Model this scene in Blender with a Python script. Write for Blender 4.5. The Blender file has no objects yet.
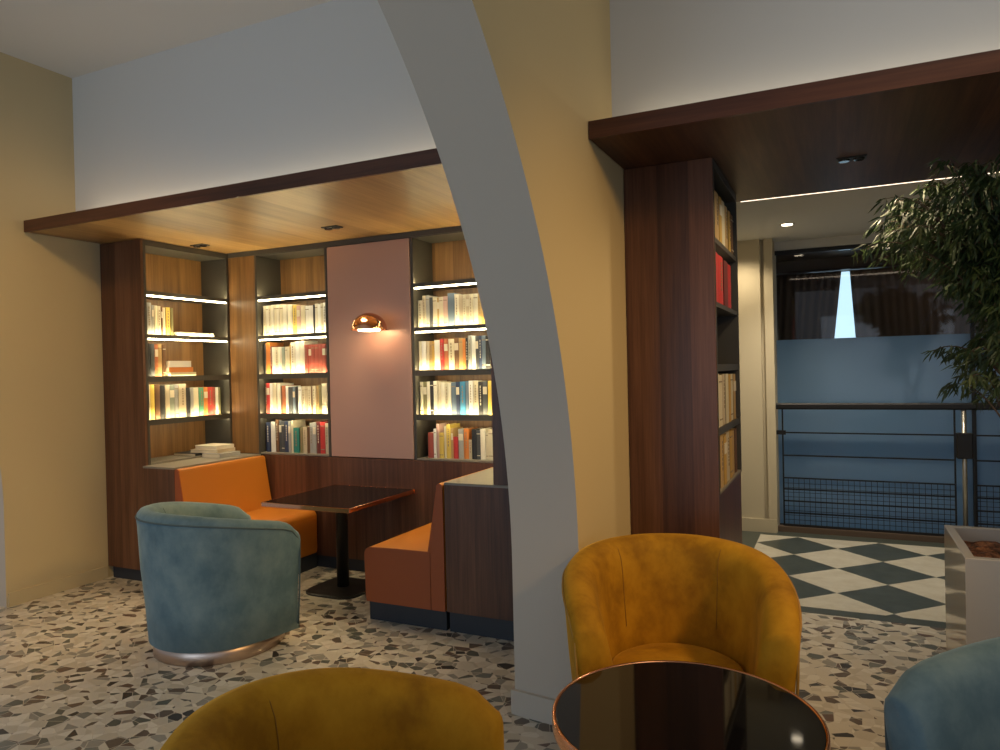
import bpy, math, random
from mathutils import Matrix, Vector
C = bpy.context.scene.collection
SC = bpy.context.scene
rnd = random.Random(7)
PI = math.pi

# ------------------------------------------------------------------ camera
CAM_H = 1.65
def make_camera():
    f, yaw, p, r = 719.36, math.radians(25.3756), math.radians(.459), math.radians(1.297)
    d = Vector((-math.sin(yaw)*math.cos(p), math.cos(yaw)*math.cos(p), -math.sin(p)))
    rt = Vector((math.cos(yaw), math.sin(yaw), 0)); dn = d.cross(rt)
    c, s = math.cos(r), math.sin(r)
    rt2 = c*rt + s*dn; dn2 = -s*rt + c*dn
    cam = bpy.data.cameras.new('camera'); o = bpy.data.objects.new('camera', cam); C.objects.link(o)
    m = Matrix.Identity(4)
    for i in range(3):
        m[i][0] = rt2[i]; m[i][1] = -dn2[i]; m[i][2] = -d[i]
    m[2][3] = CAM_H
    o.matrix_world = m
    cam.sensor_width = 36; cam.lens = f*36/1000; cam.clip_start = .05
    SC.camera = o
make_camera()

# ------------------------------------------------------------------ world, big lights, exposure
w = bpy.data.worlds.new('dusk'); SC.world = w; w.use_nodes = True
w.node_tree.nodes['Background'].inputs[0].default_value = (.82, .88, 1, 1)
w.node_tree.nodes['Background'].inputs[1].default_value = .28
SC.view_settings.view_transform = 'Standard'; SC.view_settings.look = 'None'
SC.view_settings.gamma = 1; SC.view_settings.use_curve_mapping = False
SC.view_settings.exposure = 0.12

def area(name, loc, target, sx, sy, power, col, spread=PI):
    l = bpy.data.lights.new(name, 'AREA'); l.shape = 'RECTANGLE'; l.size = sx; l.size_y = sy
    l.energy = power; l.color = col; l.spread = spread
    o = bpy.data.objects.new(name, l); C.objects.link(o); o.location = loc
    o.rotation_euler = (Vector(target)-Vector(loc)).to_track_quat('-Z', 'Y').to_euler()
    return o
def spot(name, loc, target, power, col, ang, blend=.6, rad=.04):
    l = bpy.data.lights.new(name, 'SPOT'); l.energy = power; l.color = col
    l.spot_size = math.radians(ang); l.spot_blend = blend; l.shadow_soft_size = rad
    o = bpy.data.objects.new(name, l); C.objects.link(o); o.location = loc
    o.rotation_euler = (Vector(target)-Vector(loc)).to_track_quat('-Z', 'Y').to_euler()
    return o
def point(name, loc, power, col, rad=.1):
    l = bpy.data.lights.new(name, 'POINT'); l.energy = power; l.color = col; l.shadow_soft_size = rad
    o = bpy.data.objects.new(name, l); C.objects.link(o); o.location = loc
    return o
WARM = (1, .60, .20); COOL = (.55, .74, 1); WHITE = (1, .86, .66)
# dusk daylight from the windows behind the camera
area('window_daylight', (-3.4, -2.7, 1.7), (-3.2, 3.6, 3.3), 3.2, 2.2, 47, (.62, .80, 1))
area('window_daylight_right', (.9, -2.6, 1.7), (.2, 3, 1.0), 2.6, 2.0, 10, (.70, .83, 1))
# warm room lamps
spot('room_lamp', (-2.7, 1.3, 3.95), (-5.5, 3.0, 1.2), 250, WARM, 75, 1, .25)
spot('lounge_lamp', (2.3, 1.9, 3.35), (-1.1, 3.45, 1.0), 270, WARM, 58, 1, .2)
area('lounge_ceiling_lamp', (.6, 2.3, 3.9), (.4, 3.0, 0), .9, .9, 5, (1, .82, .58))
# unseen blue fill added behind the frosted glass to light the film
area('frosted_glass_fill', (.6, 9.1, .75), (.45, 7.75, .6), 1.6, .9, .75, (.44, .71, 1))

# ------------------------------------------------------------------ materials
def mat(name, col=(.5,.5,.5), rough=.6, metal=0, **kw):
    m = bpy.data.materials.new(name); m.use_nodes = True
    b = m.node_tree.nodes['Principled BSDF']
    b.inputs['Base Color'].default_value = (*col, 1); b.inputs['Roughness'].default_value = rough
    b.inputs['Metallic'].default_value = metal
    for k, v in kw.items(): b.inputs[k.replace('_', ' ')].default_value = v
    return m
def N(m, t, **kw):
    n = m.node_tree.nodes.new(t)
    for k, v in kw.items(): setattr(n, k, v)
    return n
def L(m, a, b): m.node_tree.links.new(a, b)
def bsdf(m): return m.node_tree.nodes['Principled BSDF']
def ramp(m, fac, stops, interp='LINEAR'):
    r = N(m, 'ShaderNodeValToRGB'); r.color_ramp.interpolation = interp
    e = r.color_ramp.elements
    while len(e) > 1: e.remove(e[-1])
    e[0].position = stops[0][0]; e[0].color = (*stops[0][1], 1)
    for p, c in stops[1:]:
        x = e.new(p); x.color = (*c, 1)
    L(m, fac, r.inputs[0]); return r.outputs[0]
def mapping(m, scale, loc=(0,0,0), rot=(0,0,0)):
    tc = N(m, 'ShaderNodeTexCoord'); mp = N(m, 'ShaderNodeMapping')
    mp.inputs['Scale'].default_value = scale; mp.inputs['Location'].default_value = loc; mp.inputs['Rotation'].default_value = rot
    L(m, tc.outputs['Object'], mp.inputs[0]); return mp.outputs[0]
def math_(m, op, a, b=None):
    n = N(m, 'ShaderNodeMath', operation=op)
    for i, v in enumerate((a, b)):
        if v is None: continue
        if isinstance(v, (int, float)): n.inputs[i].default_value = v
        else: L(m, v, n.inputs[i])
    return n.outputs[0]
def bump(m, h, strength, dist=.01):
    b = N(m, 'ShaderNodeBump'); b.inputs['Strength'].default_value = strength; b.inputs['Distance'].default_value = dist
    L(m, h, b.inputs['Height']); L(m, b.outputs[0], bsdf(m).inputs['Normal'])
def noise(m, vec, scale, detail=3, rough=.5):
    n = N(m, 'ShaderNodeTexNoise'); n.inputs['Scale'].default_value = scale
    n.inputs['Detail'].default_value = detail; n.inputs['Roughness'].default_value = rough
    L(m, vec, n.inputs['Vector']); return n.outputs[0]

def plaster(name, col):
    m = mat(name, col, .85)
    h = noise(m, mapping(m, (1,1,1)), 60, 4); bump(m, h, .06, .005)
    return m
def wood(name, dark, mid, light, axis='Z', rough=.38, plank=.17):
    m = mat(name, mid, rough)
    s = {'Z': (9, 9, .5), 'Y': (9, .5, 9), 'X': (.5, 9, 9)}[axis]
    n1 = noise(m, mapping(m, s), 2.2, 6, .6)
    s2 = {'Z': (40, 40, 1.1), 'Y': (40, 1.1, 40), 'X': (1.1, 40, 40)}[axis]
    n2 = noise(m, mapping(m, s2), 2.5, 3, .6)
    tc = N(m, 'ShaderNodeTexCoord'); sep = N(m, 'ShaderNodeSeparateXYZ'); L(m, tc.outputs['Object'], sep.inputs[0])
    if axis == 'Z': u = math_(m, 'ADD', sep.outputs[0], sep.outputs[1])
    elif axis == 'Y': u = sep.outputs[0]
    else: u = sep.outputs[1]
    q = math_(m, 'FLOOR', math_(m, 'DIVIDE', u, plank))
    wn = N(m, 'ShaderNodeTexWhiteNoise', noise_dimensions='1D'); L(m, q, wn.inputs['W'])
    v = math_(m, 'ADD', math_(m, 'MULTIPLY', n1, .55), math_(m, 'MULTIPLY', n2, .35))
    v = math_(m, 'ADD', v, math_(m, 'MULTIPLY', math_(m, 'SUBTRACT', wn.outputs[0], .5), .22))
    c = ramp(m, v, [(.28, dark), (.45, mid), (.66, light)])
    L(m, c, bsdf(m).inputs['Base Color'])
    bump(m, n2, .05, .003)
    return m
def velvet(name, col, dark, light):
    m = mat(name, col, .75)
    b = bsdf(m)
    b.inputs['Sheen Weight'].default_value = .55; b.inputs['Sheen Roughness'].default_value = .38
    b.inputs['Sheen Tint'].default_value = (*[min(1, c*1.9+.06) for c in light], 1)
    b.inputs['Specular IOR Level'].default_value = .2
    n1 = noise(m, mapping(m, (1, 1, .8)), 5.5, 5, .62)
    L(m, ramp(m, n1, [(.36, dark), (.5, col), (.68, light)]), b.inputs['Base Color'])
    n2 = noise(m, mapping(m, (1,1,1)), 9, 2); n3 = noise(m, mapping(m, (1,1,1)), 380, 2)
    bump(m, math_(m, 'ADD', n2, math_(m, 'MULTIPLY', n3, .06)), .3, .012)
    return m
def emit(name, col, strength):
    m = mat(name, col, .5); b = bsdf(m)
    b.inputs['Emission Color'].default_value = (*col, 1); b.inputs['Emission Strength'].default_value = strength
    return m
M = {}
M['white_plaster'] = plaster('white plaster', (.53, .47, .385))
M['white_wall'] = plaster('cool white paint', (.66, .66, .64))
M['ochre_plaster'] = plaster('ochre plaster', (.60, .475, .25))
M['beige_plaster'] = plaster('beige plaster', (.54, .455, .28))
M['hall_plaster'] = plaster('cream plaster', (.60, .53, .38))
M['walnut'] = wood('walnut veneer', (.050, .019, .009), (.098, .038, .018), (.165, .072, .036))
M['walnut_soffit_lit'] = wood('walnut soffit', (.21, .118, .042), (.32, .185, .066), (.44, .27, .10), 'Y', .36, .3)  # walnut lightened, the shelf light is worked into its colour
M['walnut_soffit_unlit'] = wood('unlit walnut soffit', (.05, .022, .012), (.09, .04, .02), (.15, .07, .035), 'Y', .5, .3)  # same walnut in its unlit tone, without that lightening
M['walnut_edge'] = wood('walnut edge band', (.040, .013, .006), (.072, .023, .010), (.115, .040, .018), 'X', .4, .6)
M['oak_back'] = wood('warm oak veneer', (.13, .064, .022), (.215, .108, .036), (.30, .155, .055))
M['graphite'] = mat('graphite laminate', (.062, .057, .047), .5)
M['grey_top'] = mat('grey laminate', (.22, .20, .165), .45)
M['plinth'] = mat('blue black plinth', (.022, .028, .038), .5)
def terrazzo():
    m = mat('terrazzo', (.6,.56,.48), .32)
    v1 = mapping(m, (13.6, 11.6, 1), rot=(0, 0, .5)); v2 = mapping(m, (9.8, 16, 1), (3.1, 1.7, 0), rot=(0, 0, -.35))
    def vor(vec, feat):
        n = N(m, 'ShaderNodeTexVoronoi', voronoi_dimensions='2D', feature=feat); n.inputs['Scale'].default_value = 1
        L(m, vec, n.inputs['Vector']); return n
    a, b = vor(v1, 'F1'), vor(v2, 'F1'); ea, eb = vor(v1, 'DISTANCE_TO_EDGE'), vor(v2, 'DISTANCE_TO_EDGE')
    sa, sb = N(m, 'ShaderNodeSeparateColor'), N(m, 'ShaderNodeSeparateColor')
    L(m, a.outputs['Color'], sa.inputs[0]); L(m, b.outputs['Color'], sb.inputs[0])
    h = math_(m, 'FRACT', math_(m, 'ADD', math_(m, 'MULTIPLY', sa.outputs[0], 7.31), math_(m, 'MULTIPLY', sb.outputs[1], 5.17)))
    cr = (.60,.55,.45); c2 = (.53,.48,.385); c3 = (.67,.63,.54)
    col = ramp(m, h, [(0, cr), (.16, c2), (.30, c3), (.46, (.60,.55,.46)), (.62, (.30,.285,.245)), (.71, (.135,.105,.08)), (.79, (.115,.125,.105)),
                      (.865, (.15,.10,.075)), (.90, (.20,.205,.18)), (.94, (.05,.046,.042)), (.965, (.62,.58,.5))], 'CONSTANT')
    e = math_(m, 'MINIMUM', ea.outputs['Distance'], eb.outputs['Distance'])
    fac = math_(m, 'LESS_THAN', e, .018)
    mx = N(m, 'ShaderNodeMix', data_type='RGBA'); L(m, fac, mx.inputs[0]); L(m, col, mx.inputs[6])
    mx.inputs[7].default_value = (.57, .52, .43, 1)
    L(m, mx.outputs[2], bsdf(m).inputs['Base Color'])
    return m
M['terrazzo'] = terrazzo()
def checker():
    m = mat('diamond floor tiles', (.5,.5,.5), .3)
    tc = N(m, 'ShaderNodeTexCoord'); sep = N(m, 'ShaderNodeSeparateXYZ'); L(m, tc.outputs['Object'], sep.inputs[0])
    def tri(o, c, s):
        t = math_(m, 'DIVIDE', math_(m, 'SUBTRACT', o, c), s)
        return math_(m, 'ABSOLUTE', math_(m, 'SUBTRACT', math_(m, 'FRACT', math_(m, 'ADD', t, 20.5)), .5))
    d = math_(m, 'ADD', tri(sep.outputs[0], -.394, .678), tri(sep.outputs[1], 6.985, .674))
    f = math_(m, 'LESS_THAN', d, .5)
    n = noise(m, mapping(m, (1,1,1)), 7, 5, .65)
    wc = ramp(m, n, [(.35, (.56,.52,.42)), (.65, (.66,.63,.53))]); bc = ramp(m, n, [(.35, (.050,.062,.056)), (.7, (.088,.105,.094))])
    mx = N(m, 'ShaderNodeMix', data_type='RGBA'); L(m, f, mx.inputs[0]); L(m, wc, mx.inputs[6]); L(m, bc, mx.inputs[7])
    L(m, mx.outputs[2], bsdf(m).inputs['Base Color']); return m
M['checker'] = checker()
M['border'] = mat('dark green stone border', (.065, .08, .07), .35)
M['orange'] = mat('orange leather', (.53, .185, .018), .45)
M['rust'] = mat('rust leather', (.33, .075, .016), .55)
bump(M['orange'], noise(M['orange'], mapping(M['orange'], (1,1,1)), 220, 2), .08, .002)
M['mustard'] = velvet('mustard velvet', (.43, .205, .008), (.29, .13, .005), (.54, .275, .014))
M['mustard_pipe'] = mat('mustard piping', (.42, .22, .03), .6)
M['blue'] = velvet('blue velvet', (.135, .215, .25), (.095, .165, .205), (.185, .27, .295))
M['mustard_seam'] = mat('mustard seam', (.27, .125, .006), .8)
M['blue_seam'] = mat('blue seam', (.05, .085, .11), .8)
M['blue_pipe'] = mat('blue piping', (.07, .11, .12), .6)
M['copper'] = mat('polished copper', (.86, .44, .25), .16, 1)
M['brushed'] = mat('brushed copper steel', (.60, .47, .39), .38, 1)
M['black_glass'] = mat('black glass', (.006, .005, .005), .05, 0, Specular_IOR_Level=.45)
M['black_metal'] = mat('black powder coat', (.007, .0065, .007), .45)
M['steel'] = mat('steel', (.5, .48, .42), .35, .9)
M['brown_beam'] = mat('brown floor beam', (.13, .09, .065), .5)
M['copper_panel'] = mat('copper pink lacquer', (.50, .31, .25), .36, .2)
M['led'] = emit('warm led strip', (1, .83, .50), 22)
M['led_up'] = emit('warm led strip facing books', (1, .82, .45), 76)
M['cove'] = emit('cove led strip', (1, .85, .62), 6)
M['led_slot'] = emit('slot led strip', (1, .80, .60), 2.2)
M['bulb'] = emit('lamp bulb', (1, .76, .42), 14)
M['downlight'] = emit('downlight lens', (1, .84, .6), 6)
M['planter'] = mat('white lacquer', (.60, .55, .47), .07)
M['soil'] = mat('bark mulch', (.10, .035, .015), .8)
def soil():
    m = M['soil']; n = noise(m, mapping(m, (1,1,1)), 22, 4, .7)
    L(m, ramp(m, n, [(.38, (.03,.012,.006)), (.5, (.14,.05,.02)), (.66, (.36,.15,.06))]), bsdf(m).inputs['Base Color'])
soil()
M['leaf'] = mat('green leaf', (.07, .12, .03), .55)
def leafm():
    m = M['leaf']; n = noise(m, mapping(m, (1,1,1)), 14, 2)
    L(m, ramp(m, n, [(.35, (.018,.036,.010)), (.65, (.065,.105,.028))]), bsdf(m).inputs['Base Color'])
    bsdf(m).inputs['Transmission Weight'].default_value = 0
leafm()
M['bark'] = mat('bark', (.10, .065, .04), .85)
M['curtain'] = mat('brown curtain', (.13, .085, .055), .85)
M['sheer'] = mat('sheer curtain', (.75, .85, .9), .8)
M['dark_wood'] = mat('dark brown panelling', (.05, .028, .02), .5)
M['room_floor'] = mat('dark floor', (.04, .04, .045), .6)
def frosted():
    m = bpy.data.materials.new('frosted glass film'); m.use_nodes = True; nt = m.node_tree
    for n in list(nt.nodes):
        if n.type != 'OUTPUT_MATERIAL': nt.nodes.remove(n)
    out = [n for n in nt.nodes if n.type == 'OUTPUT_MATERIAL'][0]
    tr = N(m, 'ShaderNodeBsdfTranslucent'); tr.inputs[0].default_value = (.60, .77, .92, 1)
    df = N(m, 'ShaderNodeBsdfDiffuse'); df.inputs[0].default_value = (.25, .3, .34, 1)
    gl = N(m, 'ShaderNodeBsdfGlossy'); gl.inputs[0].default_value = (1, 1, 1, 1); gl.inputs[1].default_value = .08
    a = N(m, 'ShaderNodeMixShader'); a.inputs[0].default_value = .08; L(m, tr.outputs[0], a.inputs[1]); L(m, df.outputs[0], a.inputs[2])
    b = N(m, 'ShaderNodeMixShader'); fr = N(m, 'ShaderNodeFresnel'); fr.inputs[0].default_value = 1.45
    L(m, fr.outputs[0], b.inputs[0]); L(m, a.outputs[0], b.inputs[1]); L(m, gl.outputs[0], b.inputs[2])
    L(m, b.outputs[0], out.inputs[0]); return m
M['frosted'] = frosted()
def clear():
    m = bpy.data.materials.new('clear pane'); m.use_nodes = True; nt = m.node_tree
    for n in list(nt.nodes):
        if n.type != 'OUTPUT_MATERIAL': nt.nodes.remove(n)
    out = [n for n in nt.nodes if n.type == 'OUTPUT_MATERIAL'][0]
    t = N(m, 'ShaderNodeBsdfTransparent'); g = N(m, 'ShaderNodeBsdfGlossy'); g.inputs[1].default_value = .02
    fr = N(m, 'ShaderNodeFresnel'); fr.inputs[0].default_value = 1.45
    b = N(m, 'ShaderNodeMixShader'); L(m, fr.outputs[0], b.inputs[0]); L(m, t.outputs[0], b.inputs[1]); L(m, g.outputs[0], b.inputs[2])
    L(m, b.outputs[0], out.inputs[0]); return m
M['clear'] = clear()
M['sky_pane'] = emit('dusk sky behind window', (.55, .82, 1), 1.1)

# ------------------------------------------------------------------ mesh helpers
class MB:
    def __init__(s): s.v = []; s.f = []; s.m = []; s.sm = []
    def add(s, vs, fs, mi=0, smooth=False):
        o = len(s.v); s.v += [tuple(v) for v in vs]
        for f in fs: s.f.append(tuple(i+o for i in f)); s.m.append(mi); s.sm.append(smooth)
        return s
    def box(s, x0, x1, y0, y1, z0, z1, mi=0, bev=0):
        if bev <= 0:
            vs = [(x, y, z) for z in (z0, z1) for y in (y0, y1) for x in (x0, x1)]
            return s.add(vs, [(0,2,3,1), (4,5,7,6), (0,1,5,4), (2,6,7,3), (0,4,6,2), (1,3,7,5)], mi)
        b = min(bev, (x1-x0)/2.01, (y1-y0)/2.01, (z1-z0)/2.01); vs = []; idx = {}
        for i, x in enumerate((x0, x1)):
            for j, y in enumerate((y0, y1)):
                for k, z in enumerate((z0, z1)):
                    sx, sy, sz = (b if i == 0 else -b), (b if j == 0 else -b), (b if k == 0 else -b)
                    idx[i,j,k,'x'] = len(vs); vs.append((x, y+sy, z+sz))
                    idx[i,j,k,'y'] = len(vs); vs.append((x+sx, y, z+sz))
                    idx[i,j,k,'z'] = len(vs); vs.append((x+sx, y+sy, z))
        fs = []
        for i in (0, 1): fs.append([idx[i,j,k,'x'] for j, k in ((0,0),(1,0),(1,1),(0,1))])
        for j in (0, 1): fs.append([idx[i,j,k,'y'] for i, k in ((0,0),(1,0),(1,1),(0,1))])
        for k in (0, 1): fs.append([idx[i,j,k,'z'] for i, j in ((0,0),(1,0),(1,1),(0,1))])
        for j in (0, 1):
            for k in (0, 1): fs.append([idx[0,j,k,'y'], idx[1,j,k,'y'], idx[1,j,k,'z'], idx[0,j,k,'z']])
        for i in (0, 1):
            for k in (0, 1): fs.append([idx[i,0,k,'x'], idx[i,1,k,'x'], idx[i,1,k,'z'], idx[i,0,k,'z']])
        for i in (0, 1):
            for j in (0, 1): fs.append([idx[i,j,0,'x'], idx[i,j,1,'x'], idx[i,j,1,'y'], idx[i,j,0,'y']])
        for i in (0, 1):
            for j in (0, 1):
                for k in (0, 1): fs.append([idx[i,j,k,'x'], idx[i,j,k,'y'], idx[i,j,k,'z']])
        return s.add(vs, fs, mi)
    def lathe(s, prof, cx=0, cy=0, n=48, mi=0, smooth=True, cap=True):
        vs = []
        for r, z in prof:
            for i in range(n):
                a = 2*PI*i/n; vs.append((cx+r*math.cos(a), cy+r*math.sin(a), z))
        fs = []
        for j in range(len(prof)-1):
            for i in range(n):
                k = (i+1) % n; fs.append((j*n+i, j*n+k, (j+1)*n+k, (j+1)*n+i))
        s.add(vs, fs, mi, smooth)
        if cap:
            o = len(s.v)-len(vs)
            s.f.append(tuple(o+i for i in reversed(range(n)))); s.m.append(mi); s.sm.append(False)
            e = o+(len(prof)-1)*n
            s.f.append(tuple(e+i for i in range(n))); s.m.append(mi); s.sm.append(False)
        return s
    def tube(s, pts, r, n=8, mi=0, closed=False, radii=None):
        pts = [Vector(p) for p in pts]; k = len(pts); vs = []; up = Vector((0, 0, 1))
        prev = None
        for i, p in enumerate(pts):
            t = (pts[(i+1) % k]-pts[i-1]) if closed else (pts[min(i+1, k-1)]-pts[max(i-1, 0)])
            t.normalize()
            if prev is None:
                a = t.cross(up) if abs(t.z) < .95 else t.cross(Vector((1, 0, 0)))
            else:
                a = prev - t*prev.dot(t)
            a.normalize(); b = t.cross(a); prev = a
            rr = radii[i] if radii else r
            for j in range(n):
                q = 2*PI*j/n; vs.append(p+a*(rr*math.cos(q))+b*(rr*math.sin(q)))
        fs = []
        for i in range(k if closed else k-1):
            i2 = (i+1) % k
            for j in range(n):
                j2 = (j+1) % n; fs.append((i*n+j, i*n+j2, i2*n+j2, i2*n+j))
        if not closed:
            fs.append(tuple(reversed(range(n)))); fs.append(tuple((k-1)*n+j for j in range(n)))
        return s.add(vs, fs, mi, True)
    def rings(s, rings, mi=0, closed_ring=True, caps=True, smooth=True):
        n = len(rings[0]); vs = [p for r in rings for p in r]; fs = []
        for i in range(len(rings)-1):
            for j in range(n if closed_ring else n-1):
                j2 = (j+1) % n; fs.append((i*n+j, i*n+j2, (i+1)*n+j2, (i+1)*n+j))
        if caps:
            fs.append(tuple(reversed(range(n)))); fs.append(tuple((len(rings)-1)*n+j for j in range(n)))
        return s.add(vs, fs, mi, smooth)
    def build(s, name, mats, parent=None, loc=None, fix=True):
        me = bpy.data.meshes.new(name); me.from_pydata(s.v, [], s.f)
        if not isinstance(mats, (list, tuple)): mats = [mats]
        for m in mats: me.materials.append(M[m] if isinstance(m, str) else m)
        for p, mi, sm in zip(me.polygons, s.m, s.sm): p.material_index = mi; p.use_smooth = sm
        if fix:
            import bmesh
            bm = bmesh.new(); bm.from_mesh(me); bmesh.ops.recalc_face_normals(bm, faces=bm.faces); bm.to_mesh(me); bm.free()
        o = bpy.data.objects.new(name, me); C.objects.link(o)
        if parent: o.parent = parent
        if loc: o.location = loc
        return o
def tag(o, label=None, cat=None, group=None, kind=None):
    if label: o['label'] = label
    if cat: o['category'] = cat
    if group: o['group'] = group
    if kind: o['kind'] = kind
    return o
def thing(name, label, cat, loc=(0,0,0), rz=0, group=None):
    o = bpy.data.objects.new(name, None); C.objects.link(o); o.empty_display_size = .1
    o.location = loc; o.rotation_euler = (0, 0, rz)
    return tag(o, label, cat, group)
def struct(name, mb, mats, label=None, cat=None):
    o = mb.build(name, mats) if isinstance(mb, MB) else mb
    return tag(o, label, cat, kind='structure')

# key planes of the place
XL, XA, XB = -5.51, -1.087, -1.44       # left wall, arch wall faces (lounge side, alcove side)
YF, YW, YP, YB = 3.345, 3.767, 3.96, 4.868   # canopy front, upper wall, bookcase ends, alcove back shelves
ZC, ZT, ZB = 4.05, 2.838, 2.755         # ceiling, canopy top, canopy underside
HC = 2.86                              # hallway ceiling

# ------------------------------------------------------------------ setting
struct('floor', MB().box(-6.2, 4, -3.2, 5.125, -.06, 0), 'terrazzo', 'terrazzo floor of cream, grey, brown and black angular shards', 'floor')
mb = MB().box(-.73, 2.3, 5.25, 7.33, -.06, 0)
struct('floor_hall', mb, 'checker', 'black and white diamond checkerboard floor of the hallway', 'floor')
mb = MB().box(-1.3, 2.6, 5.125, 5.25, -.06, 0).box(-1.3, -.73, 5.25, 7.33, -.06, 0).box(2.3, 2.6, 5.25, 7.33, -.06, 0).box(-1.3, 2.6, 7.33, 7.78, -.06, 0)
struct('trim_1', mb, 'border', 'dark green stone border around the checkerboard floor', 'border')
struct('ceiling', MB().box(-6.2, 4, -3.2, 4.0, ZC, ZC+.1), 'white_wall', 'plain off white ceiling over the lounge', 'ceiling')
struct('ceiling_hall', MB().box(-1.3, 2.6, 5.16, 7.95, HC, HC+.08), 'white_wall', 'grey white hallway ceiling with recessed downlights', 'ceiling')

# left wall with an arched opening beyond the frame
def arched_wall(name, x_front, x_back, yc_front, yc_back, R, z0, y_lo, y_hi, mats, label):
    mb = MB(); n = 96
    def arch(yc, a): return (yc+R*math.cos(a), z0+R*math.sin(a))
    A = [PI*i/n for i in range(n+1)]
    for x, yc, mi in ((x_front, yc_front, 0), (x_back, yc_back, 0)):
        pts = [arch(yc, a) for a in A]
        vs = [(x, y, z) for y, z in pts]+[(x, y, ZC) for y, z in pts]
        mb.add(vs, [(i, i+1, n+2+i, n+1+i) for i in range(n)], mi)
        mb.add([(x, pts[0][0], 0), (x, y_hi, 0), (x, y_hi, ZC), (x, pts[0][0], ZC), (x, pts[0][0], z0)], [(0,1,2,3,4)], mi)
        mb.add([(x, pts[-1][0], 0), (x, y_lo, 0), (x, y_lo, ZC), (x, pts[-1][0], ZC), (x, pts[-1][0], z0)], [(0,1,2,3,4)], mi)
    prof = lambda yc: [(yc+R, 0)]+[arch(yc, a) for a in A]+[(yc-R, 0)]
    p, q = prof(yc_front), prof(yc_back)
    vs = [(x_front, y, z) for y, z in p]+[(x_back, y, z) for y, z in q]; k = len(p)
    mb.add(vs, [(i, i+1, k+i+1, k+i) for i in range(k-1)], 1)
    mb.add([(x_front, y_hi, 0), (x_back, y_hi, 0), (x_back, y_hi, ZC), (x_front, y_hi, ZC)], [(0,1,2,3)], 0)
    o = mb.build(name, mats, fix=False)
    for pl_, mi_ in zip(o.data.polygons, mb.m): pl_.use_smooth = mi_ == 1
    es = o.modifiers.new('edges', 'EDGE_SPLIT'); es.split_angle = math.radians(40)
    return tag(o, label, 'wall', kind='structure')
arched_wall('wall_arch', XA, XB, .092, .135, 2.99, .70, -3.2, 5.15, ['ochre_plaster', 'white_plaster'],
            'ochre wall with a broad pale arch between lounge and alcove')
arched_wall('wall_left', XL, XL-.35, .17, .17, 2.99, .70, -3.2, 5.3, ['beige_plaster', 'white_plaster'],
            'beige left wall beside the book alcove')
struct('wall_back', MB().box(XL, 4, YW, YW+.16, ZT+.004, ZC), 'white_wall', 'white upper wall above the wooden canopies', 'wall')
struct('wall_alcove', MB().box(XL, XB, 5.24, 5.32, 0, ZB), 'graphite', 'dark wall behind the alcove bookcases', 'wall')
struct('wall_right', MB().box(2.5, 2.62, 3.76, 7.95, 0, ZC), 'ochre_plaster', 'wall closing the passage on the right', 'wall')
struct('wall_hall', MB().box(-1.3, -1.18, 5.15, 7.9, 0, HC), 'hall_plaster', 'cream side wall of the hallway', 'wall')
mb = MB().box(-1.18, -.70, 7.44, 7.9, 0, HC).box(-.70, -.665, 7.50, 7.9, 0, HC).box(-.665, -.585, 7.46, 7.9, 0, HC)
struct('wall_pier', mb, 'hall_plaster', 'cream pier with stepped jamb beside the hallway railing', 'wall')
mb = MB().box(-1.18, -.588, 7.425, 7.438, 0, .13)
struct('baseboard_hall', mb, 'hall_plaster', 'cream baseboard at the foot of the hallway pier', 'baseboard')
struct('wall_header', MB().box(-.60, 2.5, 7.72, 7.82, 2.775, HC), 'white_wall', 'pale strip of wall above the hallway glass', 'wall')
# baseboards of arch pier and left wall
yy = 3.12
mb = MB().add([(XB-.015, yy-.012, 0), (XA+.015, yy-.06, 0), (XA+.015, YP-.01, 0), (XB-.015, YP-.04, 0),
               (XB-.015, yy-.012, .115), (XA+.015, yy-.06, .115), (XA+.015, YP-.01, .115), (XB-.015, YP-.04, .115)],
              [(0,1,5,4), (1,2,6,5), (2,3,7,6), (3,0,4,7), (4,5,6,7), (0,3,2,1)])
struct('baseboard_arch', mb, 'white_plaster', 'pale baseboard wrapping the foot of the arch pier', 'baseboard')
struct('baseboard_left', MB().box(XL, XL+.012, 3.17, YP-.003, 0, .10), 'beige_plaster', 'beige baseboard along the left wall', 'baseboard')

# ------------------------------------------------------------------ canopies
def recessed_spot(cx, cy, z, parent):
    f = MB().box(cx-.075, cx+.075, cy-.042, cy+.042, z-.008, z+.004, bev=.004).build('spotlight', 'black_metal', parent)
    for s in (-1, 1):
        MB().lathe([(.026, z-.016), (.030, z-.012), (.030, z-.007)], cx+s*.036, cy, 16).build('lens', 'black_glass', f)
    return f
can = thing('wooden_canopy', 'wooden canopy shelf over the book alcove, glowing amber underneath', 'canopy', (0, 0, 0))
MB().box(XL+.025, XB-.004, YF+.019, 4.90, ZB, ZT-.01).build('soffit', 'walnut_soffit_lit', can)
MB().box(XL+.02, XB-.004, YF, YF+.019, ZB-.003, ZT).build('front_edge', 'walnut_edge', can)
MB().box(XL+.2, XB-.1, 3.66, 3.69, ZT+.002, ZT+.016).build('cove_strip', 'cove', can)
MB().box(-5.015, XB-.01, YB-.010, YB-.001, ZB-.042, ZB-.001).build('rear_rail', 'graphite', can)
recessed_spot(-3.463, 4.394, ZB, can); recessed_spot(-4.868, 4.417, ZB, can)
can2 = thing('wooden_canopy', 'dark wooden canopy over the passage to the hallway', 'canopy', (0, 0, 0))
MB().box(XA+.006, 2.5, YF+.019, 5.15, ZB, ZT-.01).build('soffit', 'walnut_soffit_unlit', can2)
MB().box(XA+.004, 2.5, YF, YF+.019, ZB-.003, ZT).build('front_edge', 'walnut_edge', can2)
MB().box(XA+.12, 2.4, 3.66, 3.69, ZT+.002, ZT+.016).build('cove_strip', 'cove', can2)
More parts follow.
